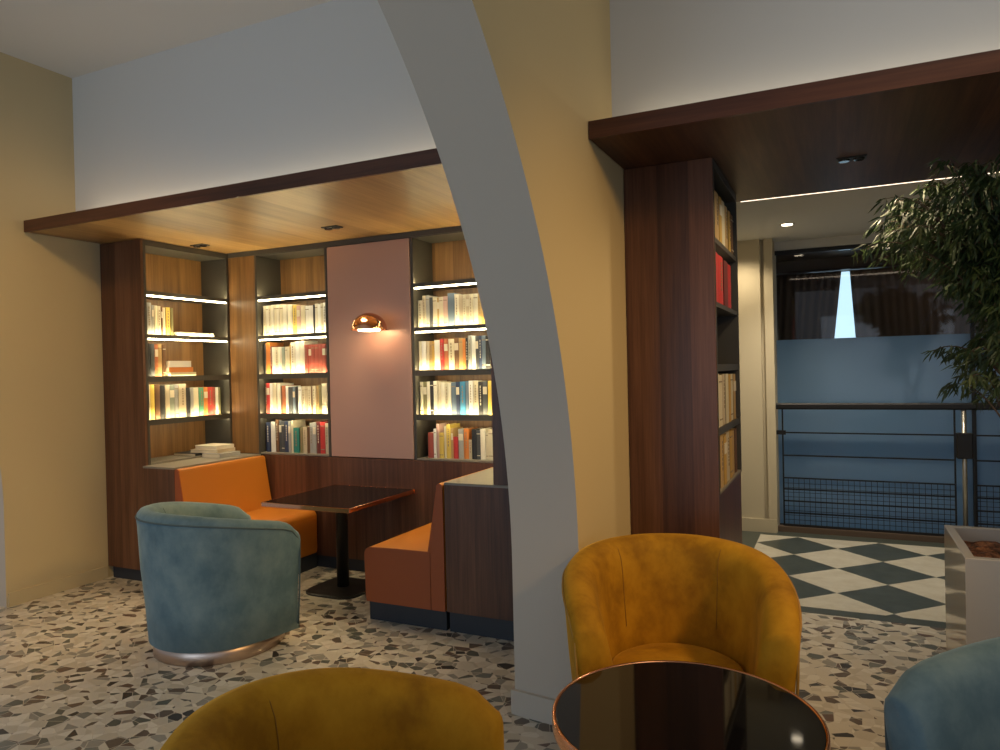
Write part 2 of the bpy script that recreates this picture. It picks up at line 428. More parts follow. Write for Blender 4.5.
MB().box(-.60, 2.5, 5.152, 5.162, ZB-.002, ZB+.014).build('light_strip', 'led_slot', can2)
MB().box(-.62, 2.5, 5.17, 5.30, ZB+.03, ZB+.1).build('rear_lip', 'walnut_edge', can2)
recessed_spot(.07, 4.372, ZB, can2)
for i, (x, y, lb) in enumerate(((-.405, 6.765, 'small round ceiling downlight left of the tree'), (.482, 6.79, 'small round ceiling downlight seen through the tree'))):
    t = thing('ceiling_downlight', lb, 'ceiling light', (x, y, HC))
    MB().lathe([(.062, -.006), (.062, 0)], n=24).build('bezel', 'steel', t)
    MB().lathe([(.046, -.010), (.046, -.006)], n=24).build('lens', 'downlight', t)
    spot('hall_downlight_lamp', (x, y, HC-.03), (x, y, 0), 85 if i == 0 else 60, WHITE, 105, .8)

# ------------------------------------------------------------------ bookcases
SHELF = (2.34, 1.99, 1.65, 1.30)
def bookcase(name, label, x0, x1, depth, strips=True, zb=.945, ztop=2.752, loc=(0,0,0), rz=0, end_panel=None, bay_back='oak_back'):
    """open case; local frame: front at y=0 looking to -y, body toward +y"""
    t = thing(name, label, 'bookcase', loc, rz)
    e = .022
    MB().box(x0, x0+e, 0, depth, zb, ztop).build('side_panel', 'graphite', t)
    MB().box(x1-e, x1, 0, depth, zb, ztop).build('side_panel', 'graphite', t)
    MB().box(x0+e, x1-e, 0, depth, ztop-.045, ztop).build('top_panel', 'graphite', t)
    MB().box(x0+e, x1-e, depth-.015, depth, zb, ztop-.045).build('back_panel', bay_back, t)
    MB().box(x0+e, x1-e, 0, depth-.015, zb-.0, zb+.014).build('bottom_panel', 'grey_top', t)
    for i, z in enumerate(SHELF):
        mb = MB().box(x0+e, x1-e, .004, depth-.016, z-.026, z)
        if strips: mb.box(x0+e, x1-e, .004, .009, z-.001, z+.006)
        if i >= 2: mb.box(x0+e, x1-e, .004, .009, z-.039, z-.0255)
        s = mb.build('shelf', 'graphite', t)
        if strips:
            MB().box(x0+e+.004, x1-e-.004, .011, .021, z+.0005, z+.0045).build('light_strip', 'led_up', s)
            if i < 4: MB().box(x0+e+.004, x1-e-.004, .010, .022, z-.038, z-.0265).build('light_strip', 'led', s)
    return t
CASE_B = bookcase('bookcase', 'lit bookcase immediately left of the copper panel', -4.705, -3.905, .32, loc=(0, YB, 0))
CASE_C = bookcase('bookcase', 'lit bookcase immediately right of the copper panel', -3.075, -2.275, .32, loc=(0, YB, 0))
CASE_A = bookcase('bookcase', 'lit corner bookcase standing against the left wall above counter', 3.985, 4.867, .33, loc=(-5.02, 0, 0), rz=PI/2)
CASE_D = bookcase('bookcase', 'tall dark unlit bookcase facing the passage beside ochre wall', 3.985, 4.93, .33, strips=False, loc=(-.60, 0, 0), rz=PI/2, bay_back='walnut')
# end panels and bases belong to those units
MB().box(-5.50, -5.022, YP, YP+.024, .10, ZB-.003).build('end_panel', 'walnut', CASE_A)
MB().box(-5.48, -5.06, YP+.03, 4.84, .0, .10).build('plinth', 'plinth', CASE_A)
for o in [c for c in CASE_A.children if c.name.split('.')[0] in ('end_panel', 'plinth')]: o.matrix_parent_inverse = Matrix.Rotation(-PI/2, 4, 'Z') @ Matrix.Translation((5.02, 0, 0))
e1 = MB().box(XA+.004, -.602, YP, YP+.024, .0, ZB-.003).build('end_panel', 'walnut', CASE_D)
e2 = MB().box(XA+.02, -.606, YP+.026, 4.93, 0, .944).build('base_cabinet', 'walnut', CASE_D)
for o in (e1, e2): o.matrix_parent_inverse = Matrix.Rotation(-PI/2, 4, 'Z') @ Matrix.Translation((.60, 0, 0))
# corner filler, copper panel, wainscot
t = MB().box(-5.05, -4.708, YB, YB+.02, .948, ZB-.001).build('corner_panel', 'oak_back')
tag(t, 'narrow amber wood panel filling the corner between the two bookcases', 'panel')
t = thing('copper_panel', 'large flat copper pink panel between two bookcases, carrying the wall lamp', 'panel', (-3.49, YB, .948))
MB().box(-.408, .408, -.004, .02, 0, 1.76, bev=.003).build('board', 'copper_panel', t)
MB().box(-.413, .413, .021, .04, 0, 1.80).build('backing', 'graphite', t)
t = thing('wainscot', 'dark walnut wainscot behind the table, below the copper panel', 'panel', (0, 0, 0))
MB().box(-4.64, -2.30, YB-.012, YB+.03, .10, .942).build('boards', 'walnut', t)
MB().box(-4.64, -2.30, YB-.004, YB+.03, 0, .10).build('plinth', 'plinth', t)
# counters behind the benches
def counter(x0, x1, label, panel_x0, panel_x1, col=None):
    t = thing('low_cabinet', label, 'cabinet', (0, 0, 0))
    MB().box(panel_x0, panel_x1, YP-.028, YP-.004, .127, .930).build('front_panel', 'walnut', t)
    MB().box(x0, x1, YP-.004, YB-.02, .10, .930).build('carcass', 'walnut', t)
    MB().box(panel_x0, panel_x1, YP-.030, YB-.016, .930, .945).build('counter_top', 'grey_top', t)
    MB().box(x0, x1, YP-.012, YB-.02, 0, .126).build('plinth', 'plinth', t)
    return t
counter(-5.03, -4.675, 'low walnut cabinet with grey top holding magazines, behind left bench', -5.018, -4.67)
cr = counter(-2.262, XB-.03, 'low walnut cabinet with pale grey top behind right bench', -2.272, XB-.012)
t = thing('bookcase', 'tall walnut bookcase end beside the arch, rising from the right cabinet', 'bookcase', (0, 0, 0))
MB().box(-1.925, XB-.012, YP-.028, YP-.004, .947, ZB-.003).build('end_panel', 'walnut', t)
MB().box(-1.60, -1.58, YP-.003, YB-.03, .947, ZB-.003).build('back_panel', 'oak_back', t)
for z in SHELF:
    sh = MB().box(-1.92, -1.60, YP-.003, YB-.03, z-.026, z).build('shelf', 'graphite', t)
    MB().box(-1.915, -1.905, YP+.01, YB-.04, z-.033, z-.0265).build('light_strip', 'led_up', sh)

# ------------------------------------------------------------------ benches
def bench(label, sgn, cx):
    """sgn +1: back toward +x"""
    t = thing('banquette_bench', label, 'bench', (0, 0, 0))
    y0, y1 = YP-.03, YB-.022
    n = 8
    xf, xb = cx-.612*sgn, cx-.11*sgn      # seat front, seat back
    def X(a, b): return (min(a, b), max(a, b))
    a, b = X(xf+.012*sgn, cx-.012*sgn)
    MB().box(a, b, y0+.02, y1, 0, .125).build('plinth', 'plinth', t)
    # seat cushion: rounded front edge, profile in x-z extruded along y
    pr = [(xf+.006*sgn, .128), (xf, .16), (xf-.004*sgn, .40)]
    for k in range(7):
        q = PI/2*k/6; pr.append((xf-.004*sgn+.05*sgn*(1-math.cos(q)), .440+.05*math.sin(q)))
    pr += [(xf+.25*sgn, .496), (xb, .496), (xb, .128)]
    def extr(pr, name, bev):
        rings = []
        cxm = sum(p[0] for p in pr)/len(pr); czm = sum(p[1] for p in pr)/len(pr)
        for y, k in ((y0, .012), (y0+.006, .004), (y0+.015, 0), (y1-.01, 0), (y1, .008)):
            ring = []
            for x, z in pr:
                dx, dz = x-cxm, z-czm; l = math.hypot(dx, dz)
                ring.append((x-dx/l*k, y, z-dz/l*k))
            rings.append(ring)
        o = MB().rings(rings).build(name, 'orange', t)
        m = o.modifiers.new('edge', 'EDGE_SPLIT'); m.split_angle = math.radians(35)
        return o
    extr(pr, 'seat', .01)
    bk = [(cx-.125*sgn, .497), (cx-.105*sgn, .60), (cx-.052*sgn, .90)]
    for k in range(6):
        q = PI*k/5; bk.append((cx-.030*sgn-.022*sgn*math.cos(q), .915+.022*math.sin(q)))
    bk += [(cx-.006*sgn, .60), (cx-.006*sgn, .128), (cx-.106*sgn, .128), (cx-.106*sgn, .497)]
    extr(bk, 'backrest', .01)
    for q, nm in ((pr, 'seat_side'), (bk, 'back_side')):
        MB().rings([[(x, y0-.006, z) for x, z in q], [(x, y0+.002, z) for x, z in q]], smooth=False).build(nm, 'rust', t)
    return t
bench('orange leather bench along the left, behind the blue armchair', -1, -4.665)
bench('orange leather bench on the right of the table, side facing viewer', 1, -2.275)

# ------------------------------------------------------------------ alcove table
t = thing('pedestal_table', 'square black glass table with copper edge between orange benches', 'table', (-3.468, 4.43, 0))
MB().box(-.386, .386, -.412, .412, .700, .7145, bev=.003).build('tabletop', 'black_glass', t)
mb = MB()
for a in (.392,):
    mb.box(-.397, .397, -.424, -.4125, .682, .7135, bev=.002).box(-.397, .397, .4125, .424, .682, .7135, bev=.002)
    mb.box(-.397, -.3865, -.4125, .4125, .682, .7135, bev=.002).box(.3865, .397, -.4125, .4125, .682, .7135, bev=.002)
mb.build('copper_rim', 'copper', t)
MB().box(-.30, .30, -.32, .32, .672, .699, bev=.004).build('underframe', 'black_metal', t)
MB().lathe([(.046, .02), (.046, .66), (.055, .672)], n=24).build('column', 'black_metal', t)
def rounded_rect(hx, hy, r, n=6):
    pts = []
    for cx_, cy_, a0 in ((hx-r, hy-r, 0), (-hx+r, hy-r, PI/2), (-hx+r, -hy+r, PI), (hx-r, -hy+r, 3*PI/2)):
        for k in range(n+1):
            a = a0+PI/2*k/n; pts.append((cx_+r*math.cos(a), cy_+r*math.sin(a)))
    return pts
rr = rounded_rect(.235, .235, .13)
MB().rings([[(x, y, 0) for x, y in rr], [(x, y, .010) for x, y in rr], [(x*.96, y*.96, .016) for x, y in rr], [(x*.25, y*.25, .024) for x, y in rr]], smooth=False).build('base_plate', 'black_metal', t)

# ------------------------------------------------------------------ wall lamp
t = thing('wall_lamp', 'copper dome wall lamp glowing on the copper panel', 'lamp', (-3.37, YB-.006, 1.985))
prof = [(.142*math.cos(a), .135*math.sin(a)) for a in [PI/2*k/14 for k in range(15)]]
prof[-1] = (.004, prof[-1][1])
inner = [(max(.003, r-.006), z-.004) for r, z in prof[::-1]]; inner[-1] = (inner[-1][0], 0)
MB().lathe(prof+inner, 0, -.155, 40, cap=False).build('shade', 'copper', t)
MB().tube([(0, .003, .05), (0, -.03, .05), (0, -.03, .02)], .012, 10).build('arm', 'copper', t)
MB().lathe([(.02, -.014), (.085, -.009), (.09, .01), (.035, .05)], 0, -.155, 16).build('bulb', 'bulb', t)
point('wall_lamp_light', (-3.37, YB-.16, 1.975), .7, (1, .66, .33), .04)

# ------------------------------------------------------------------ tub armchairs
def tub_chair(label, loc, rz, cloth, pipe, group=None, base='brushed'):
    t = thing('tub_armchair', label, 'armchair', loc, rz)
    R_, AL, R2 = .452, .35, 1.15
    tot = 2*AL+PI*R_
    def plan(s, d):       # s along the shell from left front to right front, d outward offset
        if s < AL or s > tot-AL:
            q = (AL-s if s < AL else s-(tot-AL))/R2; sg = -1 if s < AL else 1
            return (sg*((R2+d)*math.cos(q)-(R2-R_)), (R2+d)*math.sin(q)), 0
        a = PI+(s-AL)/R_
        return ((R_+d)*math.cos(a), (R_+d)*math.sin(a)), 0
    def zr(s):
        (x, y), _ = plan(s, 0)
        k = min(1, max(0, (y+R_)/(R_+AL))); k = k**1.5
        z = .873-.13*k
        e = min(s, tot-s)
        if e < .10: z -= .05*(1-e/.10)**2
        return z
    def section(s, ins=0, push=0):
        z = zr(s)-ins*.8
        pts = [(-.050+0*ins, .088), (-.036-ins, .30), (-.016-ins, .52), (-.004-ins, z-.10), (0-ins, z-.055), (-.004-ins, z-.028), (-.020-ins, z-.008), (-.05, z), (-.085+ins*.3, z-.006),
               (-.115+ins, z-.028), (-.132+ins, z-.065), (-.142+ins, z-.12), (-.160+ins, .50), (-.170+ins, .38), (-.165+ins, .10)]
        out = []
        for d, zz in pts:
            (x, y), _ = plan(s, d); out.append((x, y+push, zz))
        return out
    ss = [AL*k/6 for k in range(6)]+[AL+PI*R_*k/40 for k in range(41)]+[tot-AL+AL*k/6 for k in range(1, 7)]
    rings = [section(0, .04, .022), section(0, .018, .018), section(0, .004, .008)]+[section(s) for s in ss]+[section(tot, .004, .008), section(tot, .018, .018), section(tot, .04, .022)]
    o = MB().rings(rings).build('shell', cloth, t)
    # piping on the outer rim, down both front edges
    pts = []
    for k in range(6): 
        (x, y), _ = plan(0, -.008-.03*(1-k/5)**1.5); pts.append((x, y+.006, .12+(zr(0)-.13-.05)*k/5+.0))
    for s in ss[1:-1]:
        (x, y), _ = plan(s, .001); pts.append((x, y, zr(s)-.045))
    for k in range(5, -1, -1):
        (x, y), _ = plan(tot, -.008-.03*(1-k/5)**1.5); pts.append((x, y+.006, .12+(zr(tot)-.13-.05)*k/5))
    MB().tube(pts, .0055, 6).build('piping', pipe, t)
    # inner panel seams
    for s in (AL+PI*R_*.27, AL+PI*R_*.73):
        seq = []
        for d, zz in ((-.085, zr(s)-.008), (-.116, zr(s)-.03), (-.134, zr(s)-.068), (-.1435, zr(s)-.12), (-.152, .62), (-.1615, .50)):
            (x, y), _ = plan(s, d); seq.append((x, y, zz))
        MB().tube(seq, .0015, 5).build('seam', cloth+'_seam', t)
    # seat cushion
    out = []
    ins = .176
    for k in range(25): out.append(plan(AL+PI*R_*k/24, -ins)[0])
    for k in range(1, 7): out.append(plan(tot-AL+(AL-.04)*k/6, -ins)[0])
    xr, yr = out[-1]
    for k in range(1, 24):
        u = PI*k/24; cu, su = math.cos(u), math.sin(u)
        out.append((xr*math.copysign(abs(cu)**.55, cu), yr+.075*su**.55))
    for k in range(6, 0, -1): out.append(plan(AL-(AL-.04)*k/6, -ins)[0])
    cy0 = .03
    def ring(k, z): return [(x*k, cy0+(y-cy0)*k, z) for x, y in out]
    MB().rings([ring(.95, .095), ring(1, .12), ring(1.005, .28), ring(1.005, .36), ring(.995, .39), ring(.96, .412), ring(.88, .425), ring(.6, .435), ring(.25, .438)]).build('seat', cloth, t)
    MB().lathe([(.372, 0), (.38, .004), (.38, .085), (.34, .098)], 0, 0, 64).build('base_ring', base, t)
    return t
tub_chair('blue velvet tub armchair on copper ring, back turned, by alcove', (-3.50, 3.26, 0), math.radians(-23), 'blue', 'blue_pipe')
tub_chair('mustard velvet tub armchair facing viewer behind the round table', (-.63, 2.945, 0), math.radians(180+17), 'mustard', 'mustard_pipe')
tub_chair('mustard velvet tub armchair cut off by the bottom edge, nearest viewer', (-.965, 1.315, 0), math.radians(-56), 'mustard', 'mustard_pipe')
tub_chair('blue velvet tub armchair in front of the planter, bottom right corner', (.592, 2.18, 0), math.radians(118), 'blue', 'blue_pipe')

# ------------------------------------------------------------------ round table
t = thing('round_table', 'round black glass coffee table with copper rim in foreground', 'table', (-.442, 2.173, 0))
MB().lathe([(.386, .588), (.388, .590), (.388, .599), (.386, .600)], n=72).build('tabletop', 'black_glass', t)
MB().lathe([(.3885, .560), (.397, .560), (.398, .563), (.398, .600), (.396, .603), (.391, .603), (.3885, .600)], n=72, cap=False).build('copper_rim', 'copper', t)
MB().lathe([(.36, .572), (.36, .587)], n=48).build('underframe', 'black_metal', t)
MB().lathe([(.20, .0), (.20, .012), (.05, .03), (.035, .06), (.035, .54), (.06, .572)], n=36).build('pedestal', 'copper', t)

# ------------------------------------------------------------------ hallway railing
t = thing('railing', 'black hallway railing with wire mesh panels and wooden handrail', 'railing', (0, 7.55, 0))
x0, x1, xr = -.535, .915, 1.045
MB().box(-.60, 2.45, -.03, .03, 1.195, 1.256, bev=.014).build('handrail', 'black_metal', t)
MB().box(-.60, -.50, -.018, .018, .968-.02, .968+.02).build('wall_bracket', 'black_metal', t)
MB().box(-.60, 2.45, -.04, .04, .0, .052).build('floor_beam', 'brown_beam', t)
def mesh_panel(a, b):
    mb = MB()
    mb.box(a, a+.014, -.008, .008, .054, 1.194).box(b-.014, b, -.008, .008, .054, 1.194).box(a+.014, b-.014, -.008, .008, .054, .072)
    f = mb.build('panel_frame', 'black_metal', t)
    for z in (.968, .745, .525, .415, .300, .185):
        MB().box(a+.014, b-.014, -.006, .006, z-.0065, z+.0065).build('wire_rail', 'black_metal', t)
    mb = MB(); n = int((b-a)/.048)
    for i in range(1, n):
        x = a+(b-a)*i/n; mb.box(x-.0022, x+.0022, -.003, .003, .073, .518)
    for i in range(1, 10):
        z = .073+(.518-.073)*i/10; mb.box(a+.015, b-.015, -.0028, .0028, z-.0018, z+.0018)
    mb.build('wire_mesh', 'black_metal', t)
mesh_panel(x0, x1); mesh_panel(xr, 2.44)
MB().lathe([(.020, .053), (.020, 1.195)], .98, 0, 16).build('post', 'steel', t)
MB().box(.918, 1.042, -.03, .03, .76, .99, bev=.008).build('clamp_block', 'black_metal', t)

# ------------------------------------------------------------------ hallway glass and the room behind
win = MB().box(-.61, -.60, 7.74, 7.80, 0, 2.774).box(-.60, 2.5, 7.74, 7.80, 2.735, 2.774).box(-.585, 2.5, 7.74, 7.80, 0, .03).box(1.07, 1.10, 7.74, 7.80, .03, 2.735).build('window_1', 'black_metal')
tag(win, 'glazed hallway partition, frosted blue below and clear above', 'window', kind='structure')
MB().box(-.599, 1.069, 7.765, 7.775, 1.88, 2.734).build('clear_pane', 'clear', win); MB().box(1.101, 2.499, 7.765, 7.775, 1.88, 2.734).build('clear_pane', 'clear', win)
MB().box(-.599, 1.069, 7.765, 7.775, .031, 1.879).build('frosted_pane', 'frosted', win); MB().box(1.101, 2.499, 7.765, 7.775, .031, 1.879).build('frosted_pane', 'frosted', win)
struct('floor_rear', MB().box(-1.3, 2.62, 7.80, 10.0, -.06, 0), 'room_floor', 'dark floor of the room behind the glass', 'floor')
struct('ceiling_rear', MB().box(-1.3, 2.62, 7.96, 10.0, 2.88, 2.95), 'dark_wood', 'dark ceiling of the room behind the glass', 'ceiling')
struct('wall_rear', MB().box(-1.3, -.35, 9.75, 9.85, 0, 2.88).box(.45, 2.62, 9.75, 9.85, 0, 2.88).box(-.35, .45, 9.75, 9.85, 2.75, 2.88), 'dark_wood', 'dark wall around the far curtained window', 'wall')
struct('wall_rear_left', MB().box(-1.3, -1.2, 7.9, 9.75, 0, 2.88), 'dark_wood', 'dark side wall of the rear room', 'wall')
struct('window_2', MB().box(-.35, .45, 9.80, 9.82, 0, 2.75), 'sky_pane', 'far window with dusk sky behind the curtains', 'window')
MB_ = MB().box(-1.2, 2.5, 9.30, 9.50, 2.725, 2.87)
t = MB_.build('curtain_pelmet', 'dark_wood'); tag(t, 'dark wooden pelmet above the brown curtains', 'pelmet')
def curtain(xa0, xa1, xb0, xb1, y, z0, z1, name, material, label, pleat=.09, amp=.025, cat='curtain'):
    rings = []; nx = 80; nz = 14
    for j in range(nz+1):
        k = j/nz; z = z1+(z0-z1)*k
        a = xa0+(xb0-xa0)*k; b = xa1+(xb1-xa1)*k
        rings.append([(a+(b-a)*i/nx, y+amp*(.6+.4*k)*math.sin(2*PI*(xa0+(xa1-xa0)*i/nx)/pleat+.7*math.sin(i*.37)), z) for i in range(nx+1)])
    mb = MB().rings(rings, closed_ring=False, caps=False)
    o = mb.build(name, material)
    m = o.modifiers.new('thick', 'SOLIDIFY'); m.thickness = .004
    tag(o, label, cat); return o
curtain(-1.15, .02, -1.15, -.28, 9.42, .02, 2.72, 'curtain', 'curtain', 'brown pleated curtain left of the bright window gap')
curtain(.112, 2.3, .285, 2.3, 9.42, .02, 2.72, 'curtain', 'curtain', 'brown pleated curtain right of the bright window gap')

# ------------------------------------------------------------------ planter and tree
t = thing('planter', 'square white lacquered planter box holding the indoor tree', 'planter', (.51, 3.97, 0))
PW, PD, PH, e = .78, .76, .716, .045
def rc(i, z): return [(i, i, z), (PW-i, i, z), (PW-i, PD-i, z), (i, PD-i, z)]
mb = MB().rings([rc(.004, 0), rc(0, .004), rc(0, PH-.004), rc(.004, PH), rc(e-.004, PH), rc(e, PH-.004), rc(e, .03)], caps=False, smooth=False)
mb.add(rc(e, .03), [(0, 1, 2, 3)])
mb.build('box_body', 'planter', t)
ring_n = 18; mb = MB(); vs = []
for i in range(ring_n+1):
    for j in range(ring_n+1):
        vs.append((e+(PW-2*e)*i/ring_n, e+(PD-2*e)*j/ring_n, PH-.07+rnd.uniform(-.016, .016)))
mb.add(vs, [(i*(ring_n+1)+j, (i+1)*(ring_n+1)+j, (i+1)*(ring_n+1)+j+1, i*(ring_n+1)+j+1) for i in range(ring_n) for j in range(ring_n)])
mb.build('mulch', 'soil', t)

TX, TY = .93, 4.36
t = thing('weeping_fig_tree', 'dark leafy indoor tree with drooping narrow leaves in white planter', 'tree', (TX, TY, PH-.09))
tr = random.Random(21)
def bez(p0, p1, p2, n=10):
    return [tuple((1-k)**2*a+2*k*(1-k)*b+k*k*c for a, b, c in zip(p0, p1, p2)) for k in [i/n for i in range(n+1)]]
zb0 = PH-.09
trunk = [(0, 0, 0), (.02, .01, .25), (-.03, .02, .55), (.03, -.01, .85), (.0, 0, 1.15), (.03, .02, 1.5)]
MB().tube(trunk, .03, 10, radii=[.045, .036, .032, .028, .022, .012]).build('trunk', 'bark', t)
tr2 = [(.0, 0, .05), (-.10, -.05, .35), (-.16, -.06, .62), (-.14, -.02, .85), (-.2, .0, 1.2)]
MB().tube(tr2, .02, 8, radii=[.03, .024, .02, .016, .01]).build('trunk', 'bark', t)
# branch tips (world x, z) with a random depth; leaves droop from twigs
tips = []
def tip(x, z, y=None, n=1, sx=.05, sz=.05):
    for _ in range(n):
        yy = tr.uniform(3.95, 4.95) if y is None else y
        tips.append((x+tr.gauss(0, sx)-TX, yy-TY, z+tr.gauss(0, sz)-zb0))
for x, z, n in ((.16, 2.30, 5), (.22, 2.36, 5), (.28, 2.28, 5), (.30, 2.44, 4), (.36, 2.54, 5), (.42, 2.40, 7), (.36, 2.20, 6), (.50, 2.58, 6), (.52, 2.42, 8),
                (.48, 2.22, 8), (.60, 2.30, 8), (.62, 2.56, 7), (.70, 2.42, 9), (.66, 2.12, 8), (.72, 2.60, 6), (.80, 2.25, 9), (.85, 2.50, 8), (.56, 2.02, 5), (.74, 1.98, 8),
                (.84, 2.05, 8), (.70, 2.5, 10), (.68, 2.2, 9), (.60, 2.12, 7), (.74, 2.3, 9), (.64, 2.02, 7), (.80, 2.12, 9), (.70, 1.9, 7), (.58, 2.36, 7), (.78, 2.38, 10), (.68, 2.28, 10), (.75, 2.1, 10), (.60, 2.46, 8), (.66, 1.95, 8), (.72, 1.85, 8), (.76, 1.75, 8), (.58, 2.18, 8), (.9, 2.4, 8), (.95, 2.3, 9), (1.05, 2.5, 8), (1.1, 2.1, 8), (1.2, 2.35, 7), (1.3, 2.2, 6), (.70, 1.78, 5), (.62, 1.64, 4), (.55, 1.60, 4), (.66, 1.52, 4), (.78, 1.66, 5), (.9, 1.8, 6), (1.05, 1.85, 5), (.50, 1.72, 1)):
    tip(x, z, n=n)
br = MB(); leaf = MB()
def add_leaf(p, d, ln, wd):
    d = Vector(d).normalized(); side = d.cross(Vector((tr.uniform(-1, 1), tr.uniform(-1, 1), .6))).normalized(); nrm = side.cross(d)
    P = Vector(p); sag = -.12*ln
    pts = [P, P+d*ln*.3+side*wd*.5+nrm*.004, P+d*ln*.3-side*wd*.5+nrm*.004, P+d*ln*.68+side*wd*.42+Vector((0, 0, sag*.4)), P+d*ln*.68-side*wd*.42+Vector((0, 0, sag*.4)), P+d*ln+Vector((0, 0, sag))]
    leaf.add(pts, [(0, 1, 2), (1, 3, 4, 2), (3, 5, 4)], 0, True)
for tp in tips:
    start = min(trunk[2:]+tr2[2:], key=lambda q: (q[0]-tp[0])**2+(q[1]-tp[1])**2+1.8*(q[2]-min(tp[2], 1.35)+.25)**2)
    mid = ((start[0]*.45+tp[0]*.55), (start[1]*.45+tp[1]*.55), max(start[2], tp[2])+.10)
    pts = bez(start, mid, tp, 9)
    pts = [(p[0], p[1], min(p[2], 2.70-zb0)) for p in pts]
    br.tube(pts, .004, 4, radii=[.007-.0055*i/9 for i in range(10)])
    for i in range(4, 10):
        for _ in range(7):
            p = pts[i]; out = Vector((p[0]-start[0], p[1]-start[1], 0)); out = out.normalized() if out.length > .01 else Vector((0, 0, 0))
            d = out*tr.uniform(.1, .8)+Vector((tr.gauss(0, .45), tr.gauss(0, .45), tr.uniform(-1.15, -.1)))
            pz = Vector(p)+Vector((tr.gauss(0, .015), tr.gauss(0, .015), tr.gauss(0, .01)))
            add_leaf(pz, d, tr.uniform(.05, .09), tr.uniform(.008, .014))
br.build('branches', 'bark', t)
leaf.build('foliage', 'leaf', t, fix=False)

# ------------------------------------------------------------------ books
BC = dict(cream=(.62,.56,.40), ivory=(.70,.66,.54), white=(.74,.73,.68), yellow=(.68,.50,.10), beige=(.50,.42,.29), pink=(.55,.36,.30), black=(.02,.02,.022), grey=(.33,.33,.31),
          charcoal=(.06,.065,.07), orange=(.60,.20,.04), maroon=(.16,.03,.025), red=(.50,.035,.03), brick=(.36,.075,.05), rust=(.42,.13,.05), brown=(.16,.08,.035), olive=(.20,.18,.08),
          tan=(.46,.30,.12), ochre=(.50,.31,.07), teal=(.02,.20,.17), green=(.08,.28,.17), navy=(.03,.045,.10), slate=(.13,.18,.24), blue=(.05,.23,.42), sage=(.23,.27,.22))
WORD = dict(cream='cream', ivory='ivory', white='white', yellow='yellow', beige='beige', pink='pinkish', black='black', grey='grey', charcoal='charcoal', orange='orange', maroon='maroon',
            red='red', brick='brick-red', rust='rust', brown='brown', olive='olive', tan='tan', ochre='ochre', teal='teal', green='green', navy='navy', slate='slate-blue', blue='bright-blue', sage='grey-green')
for k, c in BC.items(): M['bk_'+k] = mat('book cover '+k, c, .55)
M['pages'] = mat('book pages', (.62, .55, .42), .8)
M['ink'] = mat('dark spine lettering', (.26, .20, .13), .6)
M['label_light'] = mat('pale spine label', (.66, .60, .46), .6)
ORD = ['first', 'second', 'third', 'fourth', 'fifth', 'sixth', 'seventh', 'eighth', 'ninth', 'tenth', 'eleventh', 'twelfth', 'thirteenth', 'fourteenth', 'fifteenth',
       'sixteenth', 'seventeenth', 'eighteenth', 'nineteenth', 'twentieth', 'twenty-first', 'twenty-second', 'twenty-third', 'twenty-fourth', 'twenty-fifth', 'twenty-sixth', 'twenty-seventh', 'twenty-eighth']
def book_mesh(wd, h, dp, col, mark):
    c = .0022; mb = MB()
    n = 5; sp = []
    bulge = min(.004, wd*.12)
    # cover: two boards and a slightly rounded spine; pages inset
    mb.box(0, c, .002, dp, 0, h).box(wd-c, wd, .002, dp, 0, h)
    vs = []
    for z in (0, h):
        for i in range(n+1): vs.append((wd*i/n, .002-bulge*math.sin(PI*i/n), z))
        for i in range(n+1): vs.append((wd-wd*i/n, .0045, z))
    m = 2*(n+1)
    mb.add(vs, [(i, (i+1) % m, m+(i+1) % m, m+i) for i in range(m)]+[tuple(reversed(range(m))), tuple(range(m, 2*m))])
    mb.box(c, wd-c, .005, dp-.004, .003, h-.003, 1)
    if mark == 1:   # dark title lettering as a line of blocks down the spine
        z = h*.88
        while z > h*.35:
            l = rnd.uniform(.008, .022); mb.box(wd*.42, wd*.60, .0005-bulge, .002, z-l, z, 2); z -= l+.007
    elif mark == 2:
        mb.box(wd*.08, wd*.92, .0009-bulge, .003, h*.62, h*.84, 3)
    elif mark == 3:
        mb.box(wd*.1, wd*.9, .0009-bulge, .003, h*.86, h*.885, 2).box(wd*.1, wd*.9, .0009-bulge, .003, h*.12, h*.145, 2)
    return mb, ['bk_'+col, 'pages', 'ink' if col not in ('black', 'charcoal', 'navy', 'maroon', 'brown') else 'label_light', 'label_light']
def book_row(case, caseword, rowword, group, u0, u1, plane, zb, axis, spec, depth=.17, lean_from=None):
    """spec: list of (relative width, height, colour[, gap before]) from left to right as seen from the front."""
    total = sum(s[0]+(s[3] if len(s) > 3 else 0) for s in spec); k = (u1-u0)/total; u = u0
    for i, s in enumerate(spec):
        if len(s) > 3: u += s[3]*k
        wd = s[0]*k; h = s[1]
        mark = rnd.choice((1, 1, 2, 3, 0, 0)) if wd > .012 else 0
        if s[2] in ('cream', 'ivory', 'white'): mark = rnd.choice((1, 3, 0, 0))
        mb, mats = book_mesh(wd*.94, h, depth*rnd.uniform(.9, 1.05), s[2], mark)
        rec = rnd.uniform(0, .008)
        o = mb.build('book', mats)
        if axis == 'x': o.location = (u, plane+rec, zb+.0005)
        else:
            o.location = (plane-rec, u, zb+.0005); o.rotation_euler = (0, 0, PI/2)
        size = 'slim ' if wd < .022 else ('thick ' if wd > .05 else '')
        lb = f"{size}{WORD[s[2]]} book, {ORD[i]} from left, {rowword} row, bookcase {caseword}"
        tag(o, lb, 'book', group)
        u += wd
